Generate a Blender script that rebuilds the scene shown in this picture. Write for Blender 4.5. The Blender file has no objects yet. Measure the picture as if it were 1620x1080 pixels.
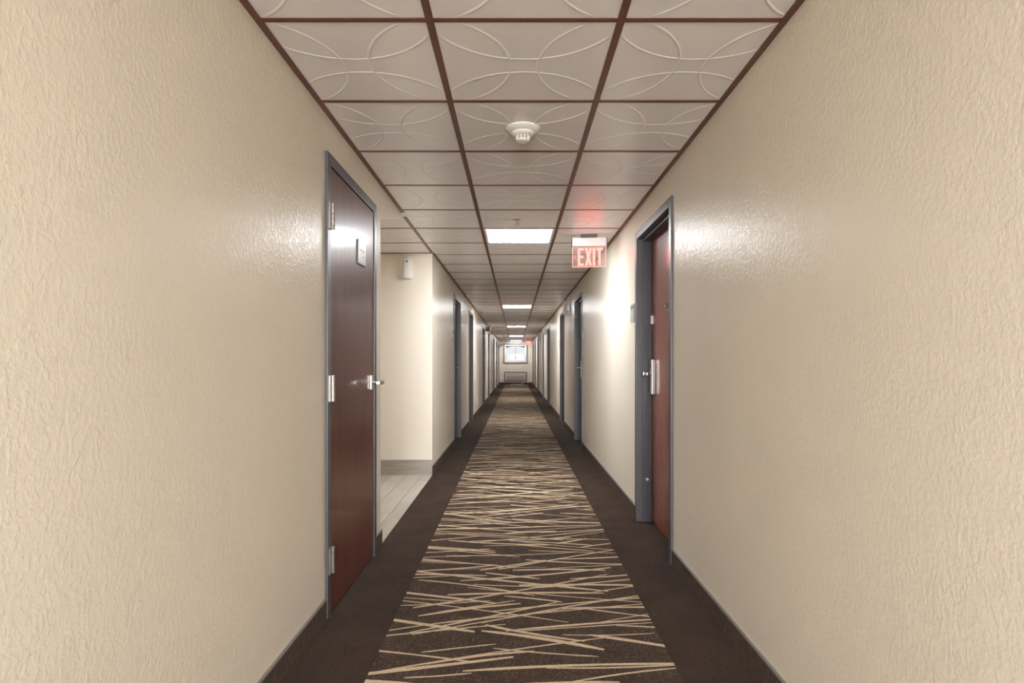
import bpy, bmesh, math, random
from mathutils import Vector, Matrix

random.seed(11)
C = bpy.context.scene.collection
SC = bpy.context.scene

# ------------------------------------------------------------------ dimensions (metres, y runs down the corridor)
XL, XR = -0.829, 0.868          # corridor wall faces
HC = 2.212                      # ceiling
YB, YE = -7.5, 31.5             # wall behind the camera, end wall
TK = 0.16                       # wall thickness
TILE = 0.61
Y0 = 1.961                      # a ceiling grid line
GX = (-0.273, 0.336)            # main tees
AY0, AY1, AX = 3.79, 6.15, -2.66  # alcove on the left
EYE = 1.125

# ------------------------------------------------------------------ materials
MATS = {}
def new_mat(name):
    m = bpy.data.materials.new(name); m.use_nodes = True
    nt = m.node_tree
    for n in list(nt.nodes): nt.nodes.remove(n)
    out = nt.nodes.new('ShaderNodeOutputMaterial')
    MATS[name] = m
    return m, nt, out
def N(nt, typ, **kw):
    n = nt.nodes.new(typ)
    for k, v in kw.items():
        if k in n.inputs: n.inputs[k].default_value = v
        else: setattr(n, k, v)
    return n
def L(nt, a, ao, b, bi): nt.links.new(a.outputs[ao], b.inputs[bi])
def c4(c): return (c[0], c[1], c[2], 1)
def srgb(r, g, b):
    f = lambda v: (v/255/12.92) if v/255 <= .04045 else ((v/255+.055)/1.055)**2.4
    return (f(r), f(g), f(b))
def coords(nt, scale):
    tc = N(nt, 'ShaderNodeTexCoord'); mp = N(nt, 'ShaderNodeMapping')
    mp.inputs['Scale'].default_value = scale
    L(nt, tc, 'Object', mp, 'Vector'); return mp
def noise(nt, mp, scale, detail=2, rough=.5):
    n = N(nt, 'ShaderNodeTexNoise'); n.inputs['Scale'].default_value = scale
    n.inputs['Detail'].default_value = detail; n.inputs['Roughness'].default_value = rough
    L(nt, mp, 'Vector', n, 'Vector'); return n
def ramp(nt, src, so, stops, interp='LINEAR'):
    r = N(nt, 'ShaderNodeValToRGB'); r.color_ramp.interpolation = interp
    e = r.color_ramp.elements
    while len(e) < len(stops): e.new(.5)
    for el, (p, c) in zip(e, stops): el.position = p; el.color = c4(c)
    L(nt, src, so, r, 'Fac'); return r
def mixc(nt, fac, a, b, blend='MIX'):
    m = N(nt, 'ShaderNodeMix', data_type='RGBA', blend_type=blend)
    if isinstance(fac, tuple): nt.links.new(fac[0].outputs[fac[1]], m.inputs[0])
    else: m.inputs[0].default_value = fac
    for i, v in ((6, a), (7, b)):
        if isinstance(v, tuple) and not isinstance(v[0], (int, float)): nt.links.new(v[0].outputs[v[1]], m.inputs[i])
        else: m.inputs[i].default_value = c4(v)
    return m
def bump(nt, src, so, strength, dist, prev=None):
    b = N(nt, 'ShaderNodeBump'); b.inputs['Strength'].default_value = strength; b.inputs['Distance'].default_value = dist
    L(nt, src, so, b, 'Height')
    if prev: L(nt, prev, 'Normal', b, 'Normal')
    return b
def principled(name, col, rough=.5, metal=0, spec=.5, coat=0, coat_rough=.1):
    m, nt, out = new_mat(name)
    p = N(nt, 'ShaderNodeBsdfPrincipled')
    p.inputs['Base Color'].default_value = c4(col); p.inputs['Roughness'].default_value = rough
    p.inputs['Metallic'].default_value = metal; p.inputs['Specular IOR Level'].default_value = spec
    p.inputs['Coat Weight'].default_value = coat; p.inputs['Coat Roughness'].default_value = coat_rough
    L(nt, p, 'BSDF', out, 'Surface')
    return m, nt, p
def fleck(nt, p, col, amt, scale=40, stretch=(1, 1, 1)):
    mp = coords(nt, stretch); n = noise(nt, mp, scale, 3)
    a = tuple(v*(1-amt) for v in col); b = tuple(min(1, v*(1+amt)) for v in col)
    r = ramp(nt, n, 'Fac', [(.3, a), (.7, b)]); L(nt, r, 'Color', p, 'Base Color'); return mp, n

# textured paint with a satin sheen
WALLC = (.81, .75, .645)
m, nt, p = principled('wall_paint', WALLC, .30, spec=.2)
mp = coords(nt, (1, 1, .85))
n1 = noise(nt, mp, 78, 3, .5)
r1 = ramp(nt, n1, 'Fac', [(.46, (0, 0, 0)), (.60, (1, 1, 1))])
n2 = noise(nt, coords(nt, (1, 1, .8)), 130, 2)
b1 = bump(nt, r1, 'Color', 1.0, .00036)
sp = ramp(nt, r1, 'Color', [(0, (.04, .04, .04)), (1, (.27, .27, .27))]); L(nt, sp, 'Color', p, 'Specular IOR Level')
b2 = bump(nt, n2, 'Fac', 1.0, .0005, b1)
L(nt, b2, 'Normal', p, 'Normal')
n3 = noise(nt, coords(nt, (1, 1, .5)), 1.3, 3)
r3 = ramp(nt, n3, 'Fac', [(.3, tuple(v*.965 for v in WALLC)), (.7, tuple(v*1.03 for v in WALLC))])
L(nt, r3, 'Color', p, 'Base Color')

m, nt, p = principled('ceiling_tile', (.91, .89, .895), .27, spec=.5)
fleck(nt, p, (.91, .89, .895), .015, 2.5)
m, nt, p = principled('grid_brown', srgb(106, 64, 55), .42)
fleck(nt, p, srgb(106, 64, 55), .10, 30)

# dark carpet, fine cross ribs and soft brushed patches
def carpet(name, col, flecks):
    m, nt, p = principled(name, col, .95, spec=.06)
    mp = coords(nt, (1, 1, 1))
    soft = noise(nt, mp, 4.5, 4, .6)
    r = ramp(nt, soft, 'Fac', [(.28, tuple(v*.74 for v in col)), (.72, tuple(v*1.26 for v in col))])
    ribs = noise(nt, coords(nt, (.22, 1, 1)), 260, 2)
    rr = ramp(nt, ribs, 'Fac', [(.3, (.55, .55, .55)), (.7, (1.35, 1.3, 1.25))])
    mm = mixc(nt, 1.0, (r, 'Color'), (rr, 'Color'), 'MULTIPLY')
    last = (mm, 2)
    if flecks:
        fl = noise(nt, coords(nt, (.35, 1, 1)), 420, 1)
        fr = ramp(nt, fl, 'Fac', [(.62, (0, 0, 0)), (.70, (.6, .6, .6))])
        pt = noise(nt, coords(nt, (1, 1, 1)), 14, 2)
        pr = ramp(nt, pt, 'Fac', [(.30, (.2, .2, .2)), (.55, (1, 1, 1))])
        fm = mixc(nt, 1.0, (fr, 'Color'), (pr, 'Color'), 'MULTIPLY')
        mx = mixc(nt, (fm, 2), last, srgb(196, 168, 130)); last = (mx, 2)
    nt.links.new(last[0].outputs[last[1]], p.inputs['Base Color'])
    b = bump(nt, ribs, 'Fac', .55, .004); L(nt, b, 'Normal', p, 'Normal')
    p.inputs['Sheen Weight'].default_value = .05
    p.inputs['Sheen Roughness'].default_value = .5
    return m
CARP = (.046, .0275, .0195)
carpet('carpet_brown', CARP, False)
carpet('carpet_runner_brown', (.050, .031, .0235), True)
m, nt, p = principled('carpet_tan', (.58, .46, .32), .95, spec=.1)
mp, n = fleck(nt, p, (.58, .46, .32), .22, 300, (.3, 1, 1))
b = bump(nt, n, 'Fac', .4, .003); L(nt, b, 'Normal', p, 'Normal')
m, nt, p = principled('carpet_base', (.085, .062, .050), .9, spec=.2)
mp, n = fleck(nt, p, (.085, .062, .050), .35, 90, (1, 1, .35))
b = bump(nt, n, 'Fac', .4, .003); L(nt, b, 'Normal', p, 'Normal')
m, nt, p = principled('base_binding', (.20, .18, .17), .5)
fleck(nt, p, (.20, .18, .17), .1, 50)

m, nt, p = principled('slate_paint', srgb(80, 79, 84), .38, spec=.5)
mp, n = fleck(nt, p, srgb(80, 79, 84), .05, 60)
def wood(name, a, b_, rough, coat, crough, spec):
    m, nt, p = principled(name, a, rough, spec=spec, coat=coat, coat_rough=crough)
    g = noise(nt, coords(nt, (6, 6, .35)), 7, 5, .62)
    g2 = noise(nt, coords(nt, (1, 1, .02)), 160, 2)
    r = ramp(nt, g, 'Fac', [(.28, a), (.72, b_)])
    r2 = ramp(nt, g2, 'Fac', [(.3, (.86, .86, .86)), (.7, (1.08, 1.08, 1.08))])
    mm = mixc(nt, 1.0, (r, 'Color'), (r2, 'Color'), 'MULTIPLY')
    L(nt, mm, 2, p, 'Base Color')
    bb = bump(nt, g2, 'Fac', .05, .001); L(nt, bb, 'Normal', p, 'Normal')
wood('dark_wood', srgb(84, 46, 39), srgb(112, 66, 57), .36, .42, .11, .2)
wood('red_wood', srgb(130, 71, 55), srgb(160, 96, 77), .36, .55, .07, .2)
def metal(name, col, rough):
    m, nt, p = principled(name, col, rough, metal=1)
    n = noise(nt, coords(nt, (1, 1, 2)), 40, 2)
    r = ramp(nt, n, 'Fac', [(.3, (rough*.94,)*3), (.7, (rough*1.06,)*3)]); L(nt, r, 'Color', p, 'Roughness')
metal('satin_steel', (.50, .48, .46), .34)
metal('chrome', (.75, .74, .72), .15)
def plastic(name, col, rough=.4):
    m, nt, p = principled(name, col, rough); fleck(nt, p, col, .03, 20)
plastic('white_plastic', (.84, .83, .81), .35)
plastic('cream_plastic', (.86, .82, .77), .4)
plastic('beige_box', (.50, .45, .39), .5)
plastic('dark_plastic', (.035, .032, .03), .4)
plastic('brown_plastic', (.10, .08, .065), .45)
plastic('sign_grey', (.42, .40, .38), .35)
plastic('sign_dark', (.16, .15, .14), .4)
plastic('sign_pale', (.80, .77, .75), .3)
plastic('taupe_trim', (.17, .145, .12), .45)
plastic('ac_white', (.72, .67, .60), .45)
plastic('ac_grille', (.44, .41, .37), .5)
plastic('vinyl_white', (.82, .81, .79), .35)
plastic('awning_blue', (.022, .028, .17), .6)
plastic('outside_pale', (.75, .75, .75), .8)

# wood-look floor tile: long planks across the alcove
m, nt, p = principled('plank_tile', (.6, .56, .5), .33, spec=.5)
tc = N(nt, 'ShaderNodeTexCoord'); mp = N(nt, 'ShaderNodeMapping')
mp.inputs['Rotation'].default_value = (0, 0, math.radians(90)); L(nt, tc, 'Object', mp, 'Vector')
br = N(nt, 'ShaderNodeTexBrick'); L(nt, mp, 'Vector', br, 'Vector')
br.offset = .37; br.inputs['Scale'].default_value = 1
br.inputs['Brick Width'].default_value = .92; br.inputs['Row Height'].default_value = .155
br.inputs['Mortar Size'].default_value = .0035; br.inputs['Mortar'].default_value = c4((.17, .15, .13))
br.inputs['Color1'].default_value = c4((.53, .49, .44)); br.inputs['Color2'].default_value = c4((.42, .39, .345))
g = noise(nt, coords(nt, (8, .9, 1)), 3, 5, .6)
gr = ramp(nt, g, 'Fac', [(.3, (.84, .83, .81)), (.7, (1.05, 1.04, 1.03))])
mm = mixc(nt, 1, (br, 'Color'), (gr, 'Color'), 'MULTIPLY'); L(nt, mm, 2, p, 'Base Color')
m, nt, p = principled('base_tile', (.42, .385, .335), .4)
g = noise(nt, coords(nt, (1.2, 1.2, 14)), 3, 5, .6)
gr = ramp(nt, g, 'Fac', [(.3, (.27, .24, .205)), (.7, (.39, .355, .31))]); L(nt, gr, 'Color', p, 'Base Color')

def emis(name, col, s):
    m, nt, out = new_mat(name); e = N(nt, 'ShaderNodeEmission')
    e.inputs['Color'].default_value = c4(col); e.inputs['Strength'].default_value = s
    L(nt, e, 'Emission', out, 'Surface')
FILL = 640  # power of the added fill light behind the camera
LEVEL = {-6: 92, 5: 40, 16: 40, 27: 42, 38: 37, 47: 18}
for k_, v_ in LEVEL.items(): emis('light_panel_%d' % k_, (.985, 1, 1.02), v_*1.08)
emis('exit_letter', (1, .125, .10), 5.2)
emis('exit_outline', (1, .22, .20), .95)
emis('exit_arrow', (1, .30, .25), 1.1)
emis('exit_edge', (1, .40, .36), 1.9)
# edge-lit acrylic
m, nt, out = new_mat('exit_acrylic')
t = N(nt, 'ShaderNodeBsdfTransparent'); t.inputs['Color'].default_value = (1, .93, .92, 1)
gl = N(nt, 'ShaderNodeBsdfGlossy'); gl.inputs['Roughness'].default_value = .05
e = N(nt, 'ShaderNodeEmission'); e.inputs['Color'].default_value = (1, .60, .56, 1); e.inputs['Strength'].default_value = .9
m1 = N(nt, 'ShaderNodeMixShader'); m1.inputs[0].default_value = .14; L(nt, t, 0, m1, 1); L(nt, e, 0, m1, 2)
m2 = N(nt, 'ShaderNodeMixShader'); m2.inputs[0].default_value = .04; L(nt, m1, 0, m2, 1); L(nt, gl, 0, m2, 2)
L(nt, m2, 0, out, 'Surface')
m, nt, out = new_mat('window_glass')
t = N(nt, 'ShaderNodeBsdfTransparent'); gl = N(nt, 'ShaderNodeBsdfGlossy'); gl.inputs['Roughness'].default_value = .02
fr = N(nt, 'ShaderNodeFresnel'); fr.inputs['IOR'].default_value = 1.10
ms = N(nt, 'ShaderNodeMixShader'); L(nt, fr, 0, ms, 0); L(nt, t, 0, ms, 1); L(nt, gl, 0, ms, 2); L(nt, ms, 0, out, 'Surface')

# ------------------------------------------------------------------ mesh helpers
class MB:
    def __init__(s): s.bm = bmesh.new()
    def box(s, x0, x1, y0, y1, z0, z1, bev=0, mi=0):
        x0, x1 = sorted((x0, x1)); y0, y1 = sorted((y0, y1)); z0, z1 = sorted((z0, z1))
        t = bmesh.new()
        r = bmesh.ops.create_cube(t, size=1)
        for v in t.verts:
            v.co = Vector(((x0+x1)/2+v.co.x*(x1-x0), (y0+y1)/2+v.co.y*(y1-y0), (z0+z1)/2+v.co.z*(z1-z0)))
        if bev: bmesh.ops.bevel(t, geom=list(t.edges), offset=bev, segments=2, profile=.7, affect='EDGES')
        s.merge(t, mi); return s
    def merge(s, t, mi=0):
        me = bpy.data.meshes.new('tmp'); 
        for f in t.faces: f.material_index = mi
        t.to_mesh(me); t.free(); s.bm.from_mesh(me); bpy.data.meshes.remove(me)
    def lathe(s, c, prof, axis='z', seg=32, mi=0):
        """prof: list of (radius, offset along axis)"""
        t = bmesh.new(); rings = []
        for r, h in prof:
            ring = []
            for i in range(seg):
                a = 2*math.pi*i/seg; u, v = r*math.cos(a), r*math.sin(a)
                p = {'z': (u, v, h), 'x': (h, u, v), 'y': (u, h, v)}[axis]
                ring.append(t.verts.new((c[0]+p[0], c[1]+p[1], c[2]+p[2])))
            rings.append(ring)
        for a, b in zip(rings, rings[1:]):
            for i in range(seg):
                j = (i+1) % seg; t.faces.new((a[i], a[j], b[j], b[i]))
        t.faces.new(rings[0][::-1]); t.faces.new(rings[-1])
        bmesh.ops.remove_doubles(t, verts=t.verts, dist=1e-6)
        bmesh.ops.recalc_face_normals(t, faces=t.faces)
        s.merge(t, mi); return s
    def prism(s, pts, d):
        """closed outline (3d points, planar) extruded by vector d"""
        t = bmesh.new()
        a = [t.verts.new(p) for p in pts]; b = [t.verts.new(Vector(p)+Vector(d)) for p in pts]
        t.faces.new(a); t.faces.new(b[::-1])
        for i in range(len(a)):
            j = (i+1) % len(a); t.faces.new((a[i], b[i], b[j], a[j]))
        bmesh.ops.recalc_face_normals(t, faces=t.faces)
        s.merge(t); return s
    def tube(s, pts, r, seg=8):
        t = bmesh.new(); rings = []
        pts = [Vector(p) for p in pts]
        for i, p in enumerate(pts):
            d = (pts[min(i+1, len(pts)-1)]-pts[max(i-1, 0)]).normalized()
            u = d.orthogonal().normalized() if i == 0 else (pu - d*pu.dot(d)).normalized()
            pu = u; v = d.cross(u)
            rings.append([t.verts.new(p+u*r*math.cos(2*math.pi*k/seg)+v*r*math.sin(2*math.pi*k/seg)) for k in range(seg)])
        for a, b in zip(rings, rings[1:]):
            for i in range(seg): t.faces.new((a[i], a[(i+1) % seg], b[(i+1) % seg], b[i]))
        t.faces.new(rings[0][::-1]); t.faces.new(rings[-1])
        bmesh.ops.recalc_face_normals(t, faces=t.faces)
        s.merge(t); return s
    def quad(s, pts, mi=0):
        f = s.bm.faces.new([s.bm.verts.new(p) for p in pts]); f.material_index = mi; return s

def root_of(o):
    while o.parent: o = o.parent
    return o
def obj(name, mb, mats, parent=None, origin=None, smooth=False, label=None):
    me = bpy.data.meshes.new(name)
    og = root_of(parent).location if parent else Vector(origin or (0, 0, 0))
    bm = mb.bm
    bmesh.ops.translate(bm, verts=bm.verts, vec=-Vector(og))
    bm.to_mesh(me); bm.free()
    for mname in (mats if isinstance(mats, (list, tuple)) else [mats]): me.materials.append(MATS[mname])
    if smooth:
        for f in me.polygons: f.use_smooth = True
        me.set_sharp_from_angle(angle=math.radians(35))
    o = bpy.data.objects.new(name, me); C.objects.link(o)
    if parent: o.parent = parent
    else: o.location = og
    if label: o['label'] = label
    return o
def tag(o, label, cat, group=None, kind=None):
    o['label'] = label; o['category'] = cat
    if group: o['group'] = group
    if kind: o['kind'] = kind
    return o
def empty(name, loc, label, cat, group=None, kind=None):
    o = bpy.data.objects.new(name, None); C.objects.link(o); o.location = loc; o.empty_display_size = .1
    return tag(o, label, cat, group, kind)
def copy_tree(o, parent=None):
    c = o.copy(); C.objects.link(c)
    if parent: c.parent = parent
    for ch in list(o.children): copy_tree(ch, c)
    return c

# ------------------------------------------------------------------ doors: (side, outer y0, outer y1)
FH, FW = 2.045, .05              # frame outer height, face width
LEFT_DOORS = [(8.28, 9.30), (10.95, 11.97), (15.50, 16.52), (18.45, 19.47), (23.20, 24.22), (26.0, 27.02), (30.1, 31.12)]
RIGHT_DOORS = [(3.40, 4.42), (8.00, 9.02), (10.92, 11.94), (15.55, 16.57), (18.6, 19.62), (23.25, 24.27), (26.1, 27.12), (30.1, 31.12)]
STAFF = (2.68, 3.62)

def wall_mesh(side, ya, yb, doors):
    mb = MB(); W = XL if side < 0 else XR; X2 = W+side*TK
    y = ya
    for d0, d1 in doors:
        a, b = d0+.02, d1-.02
        mb.box(W, X2, y, a, 0, HC+.03); mb.box(W, X2, a, b, FH-.02, HC+.03); y = b
    mb.box(W, X2, y, yb, 0, HC+.03)
    return mb
mb = wall_mesh(-1, YB, AY0, [STAFF])
zb = lambda y: EYE+(573-347)*y/976
mb.prism([(XL, AY0, zb(AY0)), (XL, 4.46, zb(4.46)), (XL, 4.46, HC+.03), (XL, AY0, HC+.03)], (-TK, 0, 0))
tag(obj('wall_left_near', mb, 'wall_paint'), 'cream textured left wall nearest the camera, up to the alcove', 'wall', kind='structure')
tag(obj('wall_left_far', wall_mesh(-1, AY1, YE, LEFT_DOORS), 'wall_paint'), 'cream textured left wall running beyond the alcove to the end window', 'wall', kind='structure')
tag(obj('wall_right', wall_mesh(1, YB, YE, RIGHT_DOORS), 'wall_paint'), 'cream textured wall along the right side of the corridor', 'wall', kind='structure')
# end wall with the window opening and the air conditioner sleeve
WX0, WX1, WZ0, WZ1 = -.565, .565, 1.125, 2.035
PX0, PX1, PZ0, PZ1 = -.545, .545, .20, .60
mb = MB()
for a in ((XL-TK, WX0, 0, HC+.03), (WX1, XR+TK, 0, HC+.03), (WX0, WX1, WZ1, HC+.03), (WX0, WX1, PZ1, WZ0), (WX0, WX1, 0, PZ0), (WX0, PX0, PZ0, PZ1), (PX1, WX1, PZ0, PZ1)):
    mb.box(a[0], a[1], YE, YE+TK, a[2], a[3])
tag(obj('wall_end', mb, 'wall_paint'), 'cream end wall of the corridor around window and air conditioner', 'wall', kind='structure')
mb = MB().box(XL-TK, XL+.05, YB-TK, YB, 0, HC+.03).box(XR-.05, XR+TK, YB-TK, YB, 0, HC+.03).box(XL+.05, XR-.05, YB-TK, YB, 2.12, HC+.03)
tag(obj('wall_back', mb, 'wall_paint'), 'cream wall around the added fill light opening behind the viewpoint', 'wall', kind='structure')
t = empty('fill_window', (.02, YB, 0), 'made-up full height glazed opening behind the viewpoint, added for fill light', 'window', None, 'structure')  # glazing added behind the camera as an excuse-free frame for the fill light
mb = MB()
for a, b in ((XL+.05, XL+.10), (-.005, .045), (XR-.10, XR-.05)): mb.box(a, b, YB-.10, YB-.04, 0, 2.12)
for a, b in ((0, .10), (2.06, 2.12)): mb.box(XL+.10, -.005, YB-.10, YB-.04, a, b).box(.045, XR-.10, YB-.10, YB-.04, a, b)
obj('window_frame', mb, 'slate_paint', t)
for a, b in ((XL+.10, -.005), (.045, XR-.10)): obj('pane', MB().box(a, b, YB-.075, YB-.067, .10, 2.06), 'window_glass', t)
la = bpy.data.lights.new('back_fill_light', 'AREA'); la.shape = 'RECTANGLE'; la.size = 1.5; la.size_y = 2.0  # added area light, lifts the near ceiling and walls
la.energy = FILL; la.color = (.97, .985, 1)
lo = bpy.data.objects.new('back_fill_light', la); C.objects.link(lo); lo.location = (.02, YB-.13, 1.07); lo.rotation_euler = (math.radians(90), 0, 0)
mb = MB().box(AX-TK, XL-TK, AY1, AY1+TK, 0, HC+.03)
tag(obj('wall_alcove_far', mb, 'wall_paint'), 'cream alcove wall facing us with the white air freshener', 'wall', kind='structure')
mb = MB().box(AX-TK, AX, AY0-TK, AY1, 0, HC+.03).box(AX, XL-TK, AY0-TK, AY0, 0, HC+.03)
tag(obj('wall_alcove_side', mb, 'wall_paint'), 'cream inner walls of the alcove on the left', 'wall', kind='structure')

# ------------------------------------------------------------------ floor
mb = MB().box(XL-TK-.3, XR+TK+.3, YB-TK, YE+TK, -.06, 0)
tag(obj('floor', mb, 'carpet_brown'), 'plain dark brown carpet border along both corridor walls', 'floor', kind='structure')
mb = MB().box(AX, XL, AY0, AY1, -.05, .003)
tag(obj('floor_alcove', mb, 'plank_tile'), 'pale grey wood-look plank tile floor in the left alcove', 'floor', kind='structure')

RX0, RX1 = -.530, .590
mb = MB().box(RX0, RX1, YB, YE-.16, -.001, .004)
def streak(cx, cy, ln, ang, w0, w1, bow, z):
    n = 9; pts = []
    ca, sa = math.cos(ang), math.sin(ang)
    for i in range(n):
        t = i/(n-1); u = (t-.5)*ln; v = bow*(1-(2*t-1)**2)
        w = w0+(w1-w0)*t
        if i in (0, n-1): w *= .55
        pts.append((u, v, w*(1+.12*random.uniform(-1, 1))))
    P = [(cx+u*ca-(v+h*w/2)*sa, cy+u*sa+(v+h*w/2)*ca) for h in (1, -1) for u, v, w in pts]
    up, lo = P[:n], P[n:]
    for i in range(n-1):
        q = [lo[i], lo[i+1], up[i+1], up[i]]
        for lim, sg in ((RX0, 1), (RX1, -1)):                      # cut the streak cleanly at the runner's edge
            r = []
            for a, b in zip(q, q[1:]+q[:1]):
                ia, ib = (a[0]-lim)*sg >= 0, (b[0]-lim)*sg >= 0
                if ia: r.append(a)
                if ia != ib:
                    f = (lim-a[0])/(b[0]-a[0]); r.append((lim, a[1]+(b[1]-a[1])*f))
            q = r
            if len(q) < 3: break
        if len(q) < 3: continue
        if min(p[1] for p in q) < YB+.1 or max(p[1] for p in q) > YE-.18: continue
        q = [(x, y, z) for x, y in q]
        mb.quad(q, 1)
y = 1.0; k = 0
while y < YE-.1:
    y += .0225*random.uniform(.3, 1.7)
    ln = random.choice((.28, .45, .6, .75, .9, 1.1))*random.uniform(.8, 1.2)
    ang = math.radians(random.choice((-1, 1))*min(32, abs(random.gauss(13, 9))))
    w = random.choice((.009, .012, .016, .021))*random.uniform(.85, 1.2)
    k += 1
    streak(RX0-.12+(RX1-RX0+.24)*((k*.618+random.uniform(-.15, .15)) % 1), y, ln, ang, w, w*random.uniform(.6, 1.3), random.uniform(-.036, .036)*min(1, ln), .0042+.00005*(k % 12))
tag(obj('carpet_runner', mb, ['carpet_runner_brown', 'carpet_tan']), 'patterned dark brown carpet runner with tan crisscross streaks down the corridor', 'carpet runner')

# ------------------------------------------------------------------ baseboards
def base_run(mb, side, ya, yb, doors):
    W = XL if side < 0 else XR; y = ya
    for d0, d1 in list(doors)+[(yb, None)]:
        x1 = W-side*.009
        mb.box(W, x1, y, d0, 0, .092, mi=0); mb.box(W, W-side*.011, y, d0, .092, .099, mi=1)
        # a small cove where carpet turns up
        mb.bm.verts.ensure_lookup_table()
        f = [(x1, y, .014), (x1-side*.014, y, .0), (x1-side*.014, d0, .0), (x1, d0, .014)]
        mb.quad(f if side > 0 else f[::-1], 2)
        y = d1
mb = MB(); base_run(mb, -1, YB, AY0+.008, [STAFF]); base_run(mb, -1, AY1-.008, YE, LEFT_DOORS)
tag(obj('baseboard_left', mb, ['carpet_base', 'base_binding', 'carpet_brown']), 'dark carpet baseboard along the left wall', 'baseboard', kind='structure')
mb = MB(); base_run(mb, 1, YB, YE, RIGHT_DOORS)
tag(obj('baseboard_right', mb, ['carpet_base', 'base_binding', 'carpet_brown']), 'dark carpet baseboard along the right wall', 'baseboard', kind='structure')
mb = MB().box(XL+.012, XR-.012, YE-.012, YE, 0, .10)
tag(obj('baseboard_end', mb, 'carpet_base'), 'dark baseboard across the end wall under the air conditioner', 'baseboard', kind='structure')
mb = MB().box(AX, XL-.001, AY1-.012, AY1, .002, .155, .002).box(AX, AX+.012, AY0, AY1-.012, .002, .155, .002)
tag(obj('baseboard_alcove', mb, 'base_tile'), 'tall grey tile baseboard in the left alcove', 'baseboard', kind='structure')

# ------------------------------------------------------------------ ceiling: tiles with raised rings, brown grid
rows = [Y0+TILE*k for k in range(-16, 50)]
LIGHT_ROWS = [-6, 5, 16, 27, 38, 47]
ZT = HC+.0015
mb = MB()
def arc_bead(cx, cy, R, x0, x1, y0, y1, z0, dzx, dzy, ax, ay):
    """ridge along the part of a circle that lies inside the tile"""
    n = 150; w = .0062
    zz = lambda x, y: z0+(x-ax)*dzx+(y-ay)*dzy
    prev = None
    for i in range(n+1):
        a = 2*math.pi*i/n
        pts = []
        px, py = cx+R*math.cos(a), cy+R*math.sin(a)
        e = min(px-x0, x1-px, py-y0, y1-py)
        h = .0018*max(0, min(1, (e-.013)/.03))                      # the ridge dies out at the tile's rim
        for rr, hh in ((R-w, 0), (R-w*.55, h*.75), (R, h), (R+w*.55, h*.75), (R+w, 0)):
            x, y = cx+rr*math.cos(a), cy+rr*math.sin(a); pts.append((x, y, zz(x, y)-hh-.0002))
        ok = all(x0+.001 < q[0] < x1-.001 and y0+.001 < q[1] < y1-.001 for q in pts)
        if ok and prev:
            for j in range(4):
                f = mb.bm.faces.new([mb.bm.verts.new(q) for q in (prev[j], pts[j], pts[j+1], prev[j+1])])
                f.smooth = True
        prev = pts if ok else None
def tile(fx0, x0, x1, y0, y1, rings=True):
    """fx0 is where a full tile would start; x0..x1 is what is left of it"""
    dzx, dzy = random.gauss(0, .0010), random.gauss(0, .0012)
    ax, ay = (x0+x1)/2, (y0+y1)/2; zz = lambda x, y: ZT+(x-ax)*dzx+(y-ay)*dzy
    mb.quad([(x, y, zz(x, y)) for x, y in ((x0, y0), (x0, y1), (x1, y1), (x1, y0))])
    if rings:
        R, o = .55*TILE, .13*TILE; mx, my = fx0+TILE/2, y0+TILE/2
        for cx, cy in ((mx, y0-o), (mx, y1+o), (fx0-o, my), (fx0+TILE+o, my)):
            arc_bead(cx, cy, R, x0, x1, y0, y1, ZT, dzx, dzy, ax, ay)
cols = [(GX[0]-TILE, XL, GX[0]), (GX[0], GX[0], GX[1]), (GX[1], GX[1], XR)]
for k in range(-16, 49):
    ya, yb = Y0+TILE*k, Y0+TILE*(k+1)
    if ya > YE: break
    ya_, yb_ = max(ya, YB), min(yb, YE)
    for ci, (fx, a, b) in enumerate(cols):
        if ci == 1 and k in LIGHT_ROWS: continue
        tile(fx, a, b, ya_, yb_, yb-ya > .6 and ya_ == ya and yb_ == yb)
    if AY0 < yb and ya < AY1:
        for i in range(3):
            a = max(XL-TILE*(i+1), AX); tile(XL-TILE*(i+1), a, XL-TILE*i, max(ya, AY0), min(yb, AY1), True)
bmesh.ops.remove_doubles(mb.bm, verts=[v for v in mb.bm.verts if any(f.smooth for f in v.link_faces)], dist=1e-5)
ceil = tag(obj('ceiling', mb, 'ceiling_tile'), 'white ceiling tiles embossed with overlapping rings', 'ceiling', kind='structure')
mb = MB(); zb0, zb1 = HC-.0015, HC+.012; hw = .0125
for gx in GX: mb.box(gx-hw, gx+hw, YB, YE, zb0, zb1)
for k in range(-15, 49):
    yk = Y0+TILE*k
    if YB < yk < YE-.02:
        xs = XL if not (AY0 < yk < AY1) else AX
        mb.box(xs, XR, yk-hw*.92, yk+hw*.92, zb0+.0006, zb1-.001)
for a, b, y0_, y1_ in ((XL-.001, XL+.024, YB, 4.47), (XL-hw, XL+hw, 4.62, AY1), (XL-.001, XL+.024, AY1, YE), (XR-.024, XR+.001, YB, YE)):
    mb.box(a, b, y0_, y1_, zb0-.001, zb1)
mb.box(XL, XR, YE-.024, YE, zb0-.001, zb1); mb.box(AX, XL, AY1-.022, AY1, zb0-.001, zb1)
for i in (1, 2): mb.box(XL-TILE*i-hw, XL-TILE*i+hw, AY0, AY1, zb0, zb1)
g = obj('ceiling_grid', mb, 'grid_brown', ceil); g['label'] = 'dark red-brown metal ceiling grid'
# closed slab above, so that no daylight enters
tag(obj('ceiling_slab', MB().box(AX-TK, XR+TK, YB-TK, YE+TK, HC+.045, HC+.10), 'white_plastic'), 'flat slab above the ceiling tiles', 'ceiling', kind='structure')

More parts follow.
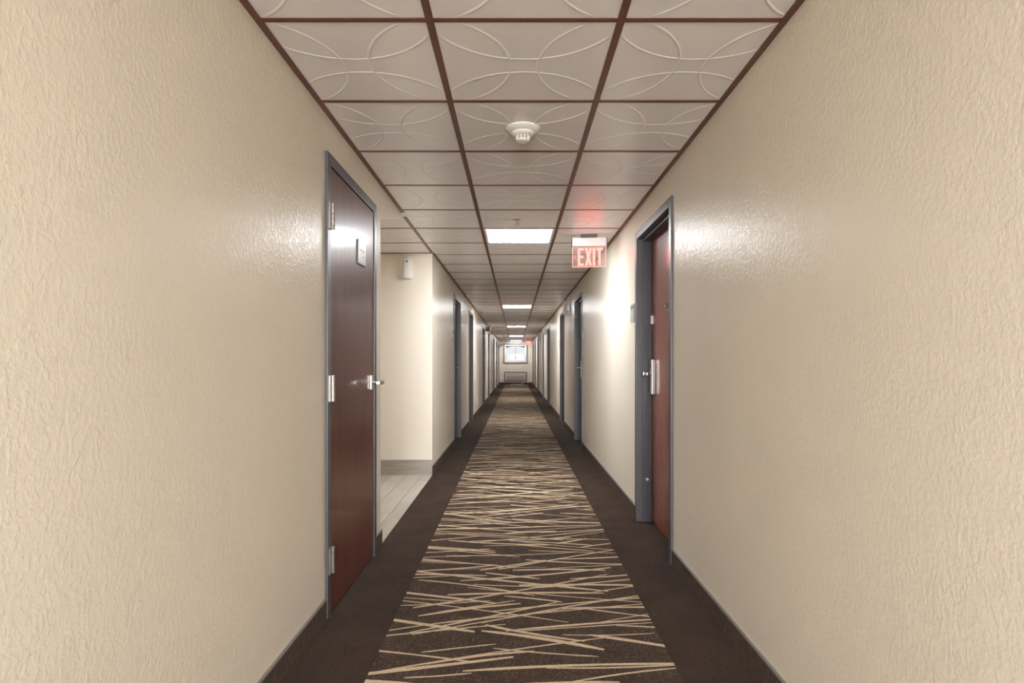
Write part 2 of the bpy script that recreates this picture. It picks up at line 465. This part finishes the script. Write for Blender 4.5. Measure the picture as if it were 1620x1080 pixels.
# ------------------------------------------------------------------ light fixtures
order = {-6: 'square lit ceiling panel above and behind the viewpoint',
         5: 'nearest square lit ceiling panel, over the alcove beside the EXIT sign',
         16: 'second lit ceiling panel down the corridor, beside the second pair of far doors',
         27: 'third lit ceiling panel down the corridor with a sprinkler before it',
         38: 'fourth lit ceiling panel down the corridor with a sprinkler before it',
         47: 'farthest lit ceiling panel, just before the end window'}
proto = None
for k in LIGHT_ROWS:
    ya = Y0+TILE*k; cx, cy = (GX[0]+GX[1])/2, ya+TILE/2
    if proto is None:
        proto = empty('ceiling_light', (cx, cy, HC), '', 'ceiling light', 'lit panels in the ceiling')
        x0, x1, y0, y1 = GX[0]+hw, GX[1]-hw, ya+hw, ya+TILE-hw
        mb = MB()
        for a in ((x0, x0+.022, y0, y1), (x1-.022, x1, y0, y1), (x0+.022, x1-.022, y0, y0+.012), (x0+.022, x1-.022, y1-.012, y1)):
            mb.box(a[0], a[1], a[2], a[3], HC-.002, HC+.02)
        mb.box(x0, x1, y0, y1, HC+.02, HC+.03)
        obj('fixture_frame', mb, 'white_plastic', proto)
        mb = MB().box(x0+.022, x1-.022, y0+.012, y1-.012, HC+.001, HC+.012)
        obj('diffuser', mb, 'light_panel_%d' % k, proto); t = proto
    else:
        t = copy_tree(proto); t.location = (cx, cy, HC)
    t['label'] = order[k]
    d = [c_ for c_ in t.children if c_.name.startswith('diffuser')][0]     # each lamp has its own output
    d.material_slots[0].link = 'OBJECT'; d.material_slots[0].material = MATS['light_panel_%d' % k]

# ------------------------------------------------------------------ smoke detector, sprinklers
t = empty('smoke_detector', (.034, 2.87, HC), 'round white smoke detector on the near centre ceiling tile', 'smoke detector')
c = (.034, 2.87, HC)
obj('base', MB().lathe(c, [(.080, .003), (.080, -.004), (.074, -.010), (.058, -.018), (.05, -.02)], seg=48), 'cream_plastic', t, smooth=True)
obj('chamber', MB().lathe(c, [(.052, -.014), (.052, -.024), (.046, -.032), (.034, -.036), (.030, -.036)], seg=48), 'cream_plastic', t, smooth=True)
mb = MB()
for i in range(10):
    a = 2*math.pi*i/10; x, y = c[0]+.029*math.cos(a), c[1]+.029*math.sin(a)
    mb.lathe((x, y, HC), [(.0035, -.030), (.0035, -.054)], seg=8)
obj('cage', mb, 'cream_plastic', t)
obj('sensor_cap', MB().lathe(c, [(.020, -.034), (.020, -.052), (.031, -.052), (.030, -.058), (.024, -.062), (.01, -.063)], seg=40), 'cream_plastic', t, smooth=True)
obj('inner_dark', MB().lathe(c, [(.024, -.033), (.024, -.051)], seg=24), 'sign_grey', t)

def sprinkler(x, y, label):
    t = empty('sprinkler', (x, y, HC), label, 'sprinkler', 'ceiling sprinklers')
    c = (x, y, HC)
    obj('escutcheon', MB().lathe(c, [(.038, .003), (.038, -.003), (.030, -.009), (.018, -.014), (.012, -.015)], seg=32), 'satin_steel', t, smooth=True)
    mb = MB().lathe(c, [(.009, -.012), (.009, -.034), (.006, -.038)], seg=16)
    for s in (-1, 1): mb.tube([(x+s*.008, y, HC-.030), (x+s*.014, y, HC-.042), (x+s*.010, y, HC-.056), (x, y, HC-.062)], .0025)
    obj('frame_arms', mb, 'satin_steel', t)
    obj('deflector', MB().lathe(c, [(.004, -.058), (.018, -.064), (.018, -.066), (.004, -.066)], seg=20), 'satin_steel', t)
for x, y, l in ((.015, 4.69, 'pendant sprinkler on the centre tile just before the nearest lit panel'),
                (-.730, 9.23, 'pendant sprinkler near left wall above the first far left door'),
                (-.740, 13.4, 'pendant sprinkler near left wall past the second far left door'),
                (-.740, 17.8, 'pendant sprinkler near left wall beside the dark wall box'),
                (-.760, 22.5, 'pendant sprinkler near left wall past the fourth far left door'),
                (.020, 17.95, 'pendant sprinkler silhouetted against the third lit ceiling panel'),
                (.020, 24.65, 'pendant sprinkler silhouetted against the fourth lit ceiling panel')):
    sprinkler(x, y, l)

# ------------------------------------------------------------------ doors
def guest_door(n, side, y0, y1, label, near_latch, viewer=False):
    W = XL if side < 0 else XR
    X = lambda d: W+side*d
    t = empty('door_%d' % n, (W, (y0+y1)/2, 0), label, 'door', 'slate framed guest room doors', 'structure')
    mb = MB()
    # face trim
    for a, b in ((y0, y0+FW), (y1-FW, y1)): mb.box(X(-.012), X(0), a, b, 0, FH, .002)
    mb.box(X(-.012), X(0), y0+FW, y1-FW, FH-FW, FH, .002)
    # jamb lining, then the deeper stop
    j0, j1 = y0+.022, y1-.022
    for (a, b, c0, c1, zt) in ((j0, y0+FW, 0, .15, FH-.022), (y1-FW, j1, 0, .15, FH-.022)):
        mb.box(X(c0), X(c1), a, b, 0, zt)
    mb.box(X(0), X(.15), y0+FW, y1-FW, FH-FW, FH-.022)
    s = .016
    mb.box(X(.030), X(.094), y0+FW, y0+FW+s, 0, FH-FW, .0015); mb.box(X(.030), X(.094), y1-FW-s, y1-FW, 0, FH-FW, .0015)
    mb.box(X(.030), X(.094), y0+FW+s, y1-FW-s, FH-FW-s, FH-FW, .0015)
    obj('door_frame', mb, 'slate_paint', t)
    a, b = y0+FW+.004, y1-FW-.004
    leaf = obj('door_leaf', MB().box(X(.096), X(.140), a, b, .008, FH-FW-.004, .0015), 'red_wood', t)
    # lock on the latch edge
    sg = 1 if near_latch else -1
    yl = (a+.075+s) if near_latch else (b-.075-s)
    mb = MB().box(X(.068), X(.096), yl-.036, yl+.036, .905, 1.145, .004)
    lk = obj('lock_plate', mb, 'satin_steel', leaf, label='brushed metal electronic lock')
    mb = MB().lathe((X(.068), yl, 1.046), [(.013, 0), (.013, -side*.040)], axis='x', seg=20)
    mb.box(X(.016), X(.034), yl-.012, yl+.012, 1.034, 1.058, .004)
    mb.box(X(.018), X(.032), yl, yl+sg*.115, 1.037, 1.056, .004)
    obj('handle', mb, 'chrome', leaf, label='chrome lever handle')
    obj('key_slot', MB().box(X(.066), X(.069), yl-.012, yl+.012, 1.085, 1.105), 'dark_plastic', leaf)
    if viewer:
        ym = (a+b)/2
        obj('peephole', MB().lathe((X(.096), ym, 1.485), [(.013, 0), (.013, -side*.010), (.009, -side*.018), (.004, -side*.018)], axis='x', seg=20), 'satin_steel', leaf, smooth=True)
        yj = y1-FW-s
        obj('bumper', MB().lathe((X(.062), yj, .30), [(.010, 0), (.010, -.004), (.005, -.006)], axis='y', seg=16), 'cream_plastic', t)
        obj('strike_plate', MB().box(X(.086), X(.097), yj-.003, yj, 1.395, 1.455), 'satin_steel', t)
    return t
nth = ['first', 'second', 'third', 'fourth', 'fifth', 'sixth', 'seventh']
n = 2
guest_door(2, 1, *RIGHT_DOORS[0], 'nearest door on the right, red-brown leaf recessed in a slate frame', False, True)
for side, lst, nm in ((-1, LEFT_DOORS, 'left'), (1, RIGHT_DOORS[1:], 'right')):
    for i, (a, b) in enumerate(lst):
        n += 1
        where = ('slate framed recessed door on the left wall, %s past the alcove' if side < 0 else 'slate framed recessed door on the right wall, %s past the EXIT sign') % nth[i]
        if i == 6: where = 'last slate framed door on the %s wall, beside the end wall' % nm
        guest_door(n, side, a, b, where, i % 2 == 1)

# staff door: dark leaf nearly flush, three hinges on the near edge
y0, y1 = STAFF
X = lambda d: XL-d
t = empty('door_1', (XL, (y0+y1)/2, 0), 'nearest left door, glossy dark brown with three steel hinges', 'door', None, 'structure')
mb = MB()
for a, b in ((y0, y0+FW), (y1-FW, y1)): mb.box(X(-.014), X(0), a, b, 0, FH, .002)
mb.box(X(-.014), X(0), y0+FW, y1-FW, FH-FW, FH, .002)
for a, b in ((y0+.022, y0+FW), (y1-FW, y1-.022)): mb.box(X(0), X(.14), a, b, 0, FH-.022)
mb.box(X(0), X(.14), y0+FW, y1-FW, FH-FW, FH-.022)
for a, b in ((y0+FW, y0+FW+.016), (y1-FW-.016, y1-FW)): mb.box(X(.052), X(.12), a, b, 0, FH-FW)
mb.box(X(.052), X(.12), y0+FW+.016, y1-FW-.016, FH-FW-.016, FH-FW)
obj('door_frame', mb, 'slate_paint', t)
la, lb = y0+FW+.003, y1-FW-.004
leaf = obj('door_leaf', MB().box(X(-.008), X(.044), la, lb, .012, FH-FW-.005, .0015), 'dark_wood', t)
for z in (.252, 1.01, 1.77):
    mb = MB(); yh = y0+FW
    for i in range(5): mb.lathe((X(-.022), yh, z-.058+.0235*i), [(.0085, 0), (.0085, .0225)], seg=14)
    mb.box(X(-.0165), X(-.0135), yh-.034, yh-.004, z-.057, z+.057); mb.box(X(-.0165), X(-.008), yh+.002, yh+.010, z-.057, z+.057)
    for dz in (-.038, 0, .038): mb.lathe((X(-.0165), yh-.02+.006*(1 if dz else -1), z+dz), [(.004, 0), (.003, .0012)], axis='x', seg=10)
    obj('hinge', mb, 'satin_steel', leaf)
yl, zl = lb-.062, 1.012
mb = MB().box(X(-.020), X(-.008), yl-.035, yl+.035, zl-.040, zl+.040, .003)
obj('rose', mb, 'satin_steel', leaf)
mb = MB().lathe((X(-.02), yl, zl), [(.013, 0), (.013, .046)], axis='x', seg=18)
mb.box(X(-.082), X(-.060), yl-.112, yl+.014, zl-.011, zl+.011, .004)
obj('handle', mb, 'satin_steel', leaf, label='satin steel lever handle')
ys, zs = 3.275, 1.705
pl = obj('sign_plate', MB().box(X(-.017), X(-.008), ys-.075, ys+.075, zs-.0625, zs+.0625, .002), 'sign_pale', leaf, label='small pale plaque with a dark line of lettering')
obj('plate_shadow', MB().box(X(-.0135), X(-.0081), ys-.079, ys+.073, zs-.066, zs+.060), 'sign_dark', leaf)  # dark offset slab standing in for the plaque's shadow edge
mb = MB()
for i in range(8): 
    yy = ys-.052+.0135*i
    mb.box(X(-.0176), X(-.0170), yy, yy+.0035, zs+.000, zs+.017); mb.box(X(-.0176), X(-.0170), yy, yy+.0095, zs+(.0135 if i % 2 else .007), zs+(.017 if i % 2 else .0105))
mb.box(X(-.0176), X(-.0170), ys+.004, ys+.026, zs-.022, zs-.017)
obj('lettering', mb, 'sign_dark', leaf)

# ------------------------------------------------------------------ room number signs
def room_sign(side, y, z, label, detail=False):
    W = XL if side < 0 else XR; X = lambda d: W-side*d
    t = empty('room_sign', (W, y, z), label, 'sign', 'room number signs')
    h = .066
    obj('plate', MB().box(X(0), X(.008), y-.072, y+.072, z-h, z+h, .003), 'sign_grey', t)
    mb = MB()
    for i in range(3):
        a = y-.034+.026*i
        mb.box(X(.008), X(.0095), a, a+.016, z-.028, z-.022); mb.box(X(.008), X(.0095), a+.011, a+.016, z-.028, z+.006); mb.box(X(.008), X(.0095), a, a+.016, z+.001, z+.006)
        if i != 1: mb.box(X(.008), X(.0095), a, a+.005, z-.028, z+.006)
    obj('numerals', mb, 'sign_pale', t)
    mb = MB().box(X(.008), X(.009), y-.060, y+.060, z+.028, z+.054)
    obj('top_band', mb, 'sign_dark', t)
    return t
room_sign(1, 4.545, 1.488, 'small grey room sign just beyond the nearest right door')
room_sign(1, 7.90, 1.488, 'small grey room sign before the first door past the EXIT sign')
room_sign(-1, 8.12, 1.488, 'small grey room sign before the first left door past the alcove')
room_sign(-1, 15.35, 1.488, 'small grey room sign before the third left door past the alcove')
room_sign(1, 12.08, 1.488, 'small grey room sign just past the second door after the EXIT sign')

# ------------------------------------------------------------------ EXIT signs
def exit_sign():
    t = empty('exit_sign', (0, 0, HC), '', 'exit sign', 'red lit EXIT signs')
    w = .152
    obj('canopy', MB().box(-.070, .070, -.03, .03, HC-.026, HC-.004, .002), 'brown_plastic', t)
    obj('housing', MB().box(-w+.006, w-.006, -.022, .022, HC-.094, HC-.026, .004), 'white_plastic', t)
    for s in (-1, 1): obj('end_cap', MB().box(s*(w-.006), s*w, -.028, .028, HC-.098, HC-.022, .002), 'dark_plastic', t)
    z1, z0 = HC-.094, HC-.272; xw = w-.010
    # clear panel with rounded lower corners
    r = .012; out = [(-xw, z1), (-xw, z0+r)]
    for i in range(1, 6): a = math.pi+i*math.pi/10; out.append((-xw+r+r*math.cos(a), z0+r+r*math.sin(a)))
    for i in range(0, 6): a = 1.5*math.pi+i*math.pi/10; out.append((xw-r+r*math.cos(a), z0+r+r*math.sin(a)))
    out.append((xw, z1))
    obj('panel', MB().prism([(x, -.003, z) for x, z in out], (0, .006, 0)), 'exit_acrylic', t, label='clear edge-lit acrylic panel')
    e = MB().tube([(x, 0, z) for x, z in out], .0022, 6)
    obj('glowing_edge', e, 'exit_edge', t)
    mb = MB(); zt, zb_ = HC-.112, HC-.262; st = .022; ya, yb = -.0055, -.0035
    ob = MB()
    def P(*pts):
        pts = [(-.097+(x+.097)*.92, z) for x, z in pts]
        mb.prism([(x, ya, z) for x, z in pts], (0, .002, 0))
        gx, gz = sum(p[0] for p in pts)/len(pts), sum(p[1] for p in pts)/len(pts)
        q = [(x+(.0020 if x > gx else -.0020), z+(.0018 if z > gz else -.0018)) for x, z in pts]
        ob.prism([(x, -.0040, z) for x, z in q], (0, .0008, 0))
    def R(x0, x1, za, zc): P((x0, za), (x1, za), (x1, zc), (x0, zc))
    H = zt-zb_
    x = -.097                                                     # E
    R(x, x+st, zb_, zt); R(x+st, x+.055, zt-.019, zt); R(x+st, x+.050, zb_+H*.5-.010, zb_+H*.5+.010); R(x+st, x+.055, zb_, zb_+.019)
    x = -.030; w_ = .062                                          # X
    P((x, zt), (x+st, zt), (x+w_, zb_), (x+w_-st, zb_))
    mx, mz = x+w_/2, (zt+zb_)/2
    P((x+w_-st, zt), (x+w_, zt), (mx+st*.55, mz+.004), (mx, mz+.022)); P((x, zb_), (x+st, zb_), (mx, mz-.022), (mx-st*.55, mz-.004))
    R(.041, .041+st, zb_, zt)                                     # I
    x = .073; R(x, x+.060, zt-.019, zt); R(x+.019, x+.041, zb_, zt-.019)   # T
    obj('letters', mb, 'exit_letter', t, label='glowing red EXIT lettering')
    obj('letter_outline', ob, 'exit_outline', t)
    mb = MB(); ob = MB(); cz = HC-.190
    P((-.134, cz), (-.116, cz+.022), (-.110, cz+.014), (-.122, cz), (-.110, cz-.014), (-.116, cz-.022))
    ob.bm.free(); obj('chevron', mb, 'exit_arrow', t, label='small red arrow pointing left')
    return t
t = exit_sign()
t.location = (.630, 5.27, HC); t.rotation_euler = (0, 0, math.radians(-7))
t['label'] = 'red lit EXIT sign hanging near the right wall beside the nearest light'
f = copy_tree(t); f.location = (.585, 28.6, HC); f.rotation_euler = (0, 0, 0)
f['label'] = 'tiny red EXIT sign far away in front of the end window'

# ------------------------------------------------------------------ air freshener on the alcove wall
cx, cy = -1.072, AY1
t = empty('air_freshener', (cx, cy, 2.07), 'white plastic air freshener dispenser on the alcove wall', 'air freshener')
bm = bmesh.new(); rings = []
for k in range(17):
    u = k/16; z = 1.955+.222*u
    hw_ = .051-.004*u if u < .8 else .0478*math.sqrt(max(.02, 1-((u-.8)/.21)**2))
    dp = .052+.020*math.sin(math.pi*min(1, u*1.05)) if u < .9 else .060*math.sqrt(max(.05, 1-((u-.9)/.105)**2))
    if u < .06: hw_ *= .93
    ring = []
    for i in range(25):
        a = math.pi*i/24; ex = 2/3.2
        px = hw_*math.copysign(abs(math.cos(a))**ex, math.cos(a)); py = dp*abs(math.sin(a))**ex
        ring.append(bm.verts.new((cx+px+(.006*u-.003), cy-py, z)))
    rings.append(ring)
for a, b in zip(rings, rings[1:]):
    for i in range(24): bm.faces.new((a[i], a[i+1], b[i+1], b[i]))
    bm.faces.new((a[24], a[0], b[0], b[24]))
bm.faces.new(rings[0]); bm.faces.new(rings[-1][::-1])
bmesh.ops.recalc_face_normals(bm, faces=bm.faces)
mb = MB(); mb.merge(bm)
obj('cover', mb, 'white_plastic', t, smooth=True)
obj('nozzle', MB().lathe((cx+.002, cy-.066, 2.121), [(.0085, 0), (.0085, -.007), (.004, -.008)], axis='y', seg=16), 'dark_plastic', t)
obj('indicator', MB().lathe((cx+.002, cy-.058, 2.156), [(.005, 0), (.005, -.009)], axis='y', seg=12), 'sign_grey', t)

# ------------------------------------------------------------------ wall boxes high up
def wall_box(name, side, y, w, z0, z1, dep, mats, label, scoop=True):
    W = XL if side < 0 else XR; X = lambda d: W-side*d
    t = empty(name, (W, y, z0), label, 'wall box', 'boxes high on the corridor walls')
    if scoop:
        zc = (z0+z1)/2
        mb = MB().prism([(X(.012), y-w/2, z0), (X(dep), y-w/2, z0), (X(dep), y-w/2, z1), (X(.012), y-w/2, z1), (X(.012), y-w/2, zc+.06), (X(.034), y-w/2, zc+.03), (X(.034), y-w/2, zc-.03), (X(.012), y-w/2, zc-.06)], (0, w, 0))
    else: mb = MB().box(X(.012), X(dep), y-w/2, y+w/2, z0, z1, .004)
    obj('housing', mb, mats[0], t)
    obj('back_plate', MB().box(X(0), X(.012), y-w/2-.012, y+w/2+.012, z0-.012, z1+.012, .003), mats[1], t)
    return t
wall_box('wall_alarm_box', 1, 9.95, .12, 1.895, 2.110, .098, ('beige_box', 'white_plastic'), 'beige box high on right wall between first two doors past the EXIT sign')
wall_box('wall_alarm_box', 1, 17.25, .10, 1.905, 2.055, .075, ('white_plastic', 'white_plastic'), 'small white box high on right wall between third and fourth far doors', False)
wall_box('wall_alarm_box', 1, 21.2, .16, 1.845, 2.10, .105, ('beige_box', 'white_plastic'), 'beige box high on right wall past the fourth far door')
t = wall_box('wall_alarm_box', -1, 17.1, .14, 1.985, 2.095, .125, ('brown_plastic', 'white_plastic'), 'small dark brown box high on left wall between third and fourth far doors', False)
obj('white_side', MB().box(XL+.1255, XL+.140, 17.03, 17.17, 1.985, 2.10, .002), 'white_plastic', t, label='white outer face')

# outlet covers low on the left wall
for z, l in ((.45, 'upper small outlet cover low on left wall past the second far door'), (.285, 'lower small outlet cover low on left wall past the second far door')):
    t = empty('wall_outlet', (XL, 13.5, z), l, 'outlet', 'outlet covers on the left wall')
    obj('cover_plate', MB().box(XL, XL+.006, 13.465, 13.535, z-.057, z+.057, .002), 'white_plastic', t)
    mb = MB()
    for dz in (-.022, .022): mb.box(XL+.006, XL+.008, 13.484, 13.516, z+dz-.014, z+dz+.014, .001)
    obj('socket', mb, 'sign_grey', t)

# ------------------------------------------------------------------ end wall: window, air conditioner, cord, camera
t = empty('window_1', (0, YE, WZ0), 'bright white two-pane window with taupe trim on the end wall', 'window', None, 'structure')
mb = MB(); e = .052
ox0, ox1, oz0, oz1 = WX0-e, WX1+e, WZ0-e, WZ1+e
for a in ((ox0, WX0, oz0, oz1), (WX1, ox1, oz0, oz1), (WX0, WX1, oz0, WZ0), (WX0, WX1, WZ1, oz1)): mb.box(a[0], a[1], YE-.018, YE, a[2], a[3], .002)
obj('casing', mb, 'taupe_trim', t, label='taupe wooden trim around the window')
mb = MB(); f_ = .085
for a in ((WX0, WX0+f_, WZ0, WZ1), (WX1-f_, WX1, WZ0, WZ1), (WX0+f_, WX1-f_, WZ0, WZ0+f_*1.1), (WX0+f_, WX1-f_, WZ1-f_*.8, WZ1)): mb.box(a[0], a[1], YE+.01, YE+.09, a[2], a[3], .003)
obj('window_frame', mb, 'vinyl_white', t)
gx0, gx1, gz0, gz1 = WX0+f_, WX1-f_, WZ0+f_*1.1, WZ1-f_*.8
for i, (a, b, yy) in enumerate(((gx0, .012, .035), (.004, gx1, .062))):
    s = .014; mb = MB()
    for q in ((a, a+s, gz0, gz1), (b-s, b, gz0, gz1), (a+s, b-s, gz0, gz0+s), (a+s, b-s, gz1-s, gz1)): mb.box(q[0], q[1], YE+yy, YE+yy+.022, q[2], q[3])
    sh = obj('sash', mb, 'vinyl_white', t)
    obj('pane', MB().box(a+s, b-s, YE+yy+.009, YE+yy+.013, gz0+s, gz1-s), 'window_glass', sh)
    c_ = (a+b)/2; mb = MB().box(c_-.10, c_+.11, YE+yy-.006, YE+yy, gz0+.030, gz0+.044, .001)
    obj('sash_pull', mb, 'brown_plastic', sh)
obj('meeting_rail', MB().box(-.002, .018, YE+.026, YE+.034, gz0+.01, gz1-.01).box(-.020, -.002, YE+.026, YE+.034, gz0+.15, gz0+.19).box(-.020, -.002, YE+.026, YE+.034, gz1-.16, gz1-.12), 'taupe_trim', t)

# outside: blue swagged awning and pale ground
YA = YE+.75; ka = YA/YE
mb = MB()
top = [(x/20*.62*1.1, 2.14) for x in range(-20, 21)]
low = [(x, 1.885+.085*max(0, 1-((x-.02)/.50)**2)-(.0 if x < 0 else .0)) for x, _ in top]
for i in range(40):
    mb.prism([(top[i][0], YA, top[i][1]), (top[i+1][0], YA, top[i+1][1]), (low[i+1][0], YA, low[i+1][1]), (low[i][0], YA, low[i][1])], (0, .02, 0))
aw = obj('awning', mb, 'awning_blue'); tag(aw, 'dark blue swagged awning edge seen through the top of the end window', 'awning')
for i, (a, w_) in enumerate(((-.40, .09), (-.24, .05), (-.12, .06), (.36, .10))):
    mb = MB()
    mb.prism([(a, YA-.004, 1.995+.0*i), (a+w_, YA-.004, 2.0), (a+w_-.02, YA-.004, 1.955), (a+.02, YA-.004, 1.955)], (0, .003, 0))
    obj('white_band', mb, 'vinyl_white', aw)
for s in (-1, 1): obj('post', MB().box(s*1.0-.03, s*1.0+.03, YA-.03, YA+.03, -.2, 2.2), 'awning_blue', aw)
obj('crossbar', MB().box(-1.0, 1.0, YA+.02, YA+.05, 2.10, 2.18), 'awning_blue', aw)
tag(obj('outside_ground', MB().box(-8, 8, YE+TK+.01, YE+22, -.3, -.2), 'outside_pale'), 'pale paving outside the end window', 'ground', kind='structure')

t = empty('air_conditioner', (0, YE, .15), 'beige through-wall air conditioner in a dark frame under the end window', 'air conditioner')
mb = MB(); e = .055; x0, x1, z0, z1 = PX0-.03, PX1+.03, PZ0-.05, PZ1+.045
for a in ((x0, x0+e, z0, z1), (x1-e, x1, z0, z1), (x0+e, x1-e, z0, z0+e), (x0+e, x1-e, z1-e, z1)): mb.box(a[0], a[1], YE-.024, YE, a[2], a[3], .003)
obj('surround', mb, 'taupe_trim', t, label='dark taupe frame')
x0, x1, z0, z1 = PX0+.03, PX1-.03, PZ0+.006, PZ1-.012
obj('casing', MB().box(x0, x1, YE-.075, YE+.12, z0, z1, .012), 'ac_white', t)
mb = MB()
for i in range(11): mb.box(x0+.05, x1-.05, YE-.081, YE-.075, z0+.035+.019*i, z0+.047+.019*i)
obj('intake_grille', mb, 'ac_grille', t)
mb = MB()
for i in range(3): mb.box(x0+.04, x1-.30, YE-.080, YE-.075, z1-.085+.018*i, z1-.076+.018*i)
obj('air_outlet', mb, 'ac_grille', t)
obj('control_panel', MB().box(x1-.24, x1-.05, YE-.080, YE-.075, z1-.075, z1-.040, .001), 'ac_grille', t)
pts = [(.38, YE-.03, .20), (.40, YE-.055, .15), (.42, YE-.05, .09), (.37, YE-.07, .045), (.30, YE-.09, .02), (.15, YE-.10, .012), (-.05, YE-.10, .012), (-.24, YE-.10, .012)]
sm = []
for i in range(len(pts)-1):
    for q in range(4): sm.append(Vector(pts[i]).lerp(Vector(pts[i+1]), q/4))
sm.append(Vector(pts[-1]))
cd = obj('power_cord', MB().tube(sm, .009, 8), 'white_plastic', t, smooth=True, label='white cord trailing to the floor')

t = empty('security_camera', (-.69, YE, 2.0), 'small dark box camera on the end wall left of the window', 'camera')
obj('mount', MB().box(-.74, -.68, YE-.05, YE, 1.965, 2.045, .004), 'dark_plastic', t)
obj('housing', MB().box(-.735, -.655, YE-.13, YE-.05, 1.955, 2.055, .006), 'brown_plastic', t)
obj('lens_face', MB().box(-.70, -.650, YE-.135, YE-.129, 1.965, 2.015, .002), 'sign_pale', t)

# ------------------------------------------------------------------ world, camera, view
w = bpy.data.worlds.new('World'); SC.world = w; w.use_nodes = True
bg = w.node_tree.nodes['Background']; bg.inputs['Color'].default_value = (.97, .985, 1, 1); bg.inputs['Strength'].default_value = .76
cam = bpy.data.cameras.new('camera'); co = bpy.data.objects.new('camera', cam); C.objects.link(co)
co.location = (0, 0, EYE); co.rotation_euler = (math.radians(90), 0, 0)
cam.sensor_fit = 'HORIZONTAL'; cam.sensor_width = 36; cam.lens = 976/1620*36
cam.shift_x = -5.5/1620; cam.shift_y = 33/1620; cam.clip_start = .05; cam.clip_end = 200
SC.camera = co
vs = SC.view_settings; vs.view_transform = 'Standard'; vs.look = 'None'; vs.gamma = 1; vs.use_curve_mapping = False
vs.exposure = .20
SC.cycles.use_denoising = True
SC.cycles.max_bounces = 16; SC.cycles.diffuse_bounces = 10; SC.cycles.glossy_bounces = 6; SC.cycles.transparent_max_bounces = 16
SC.cycles.sample_clamp_indirect = 8
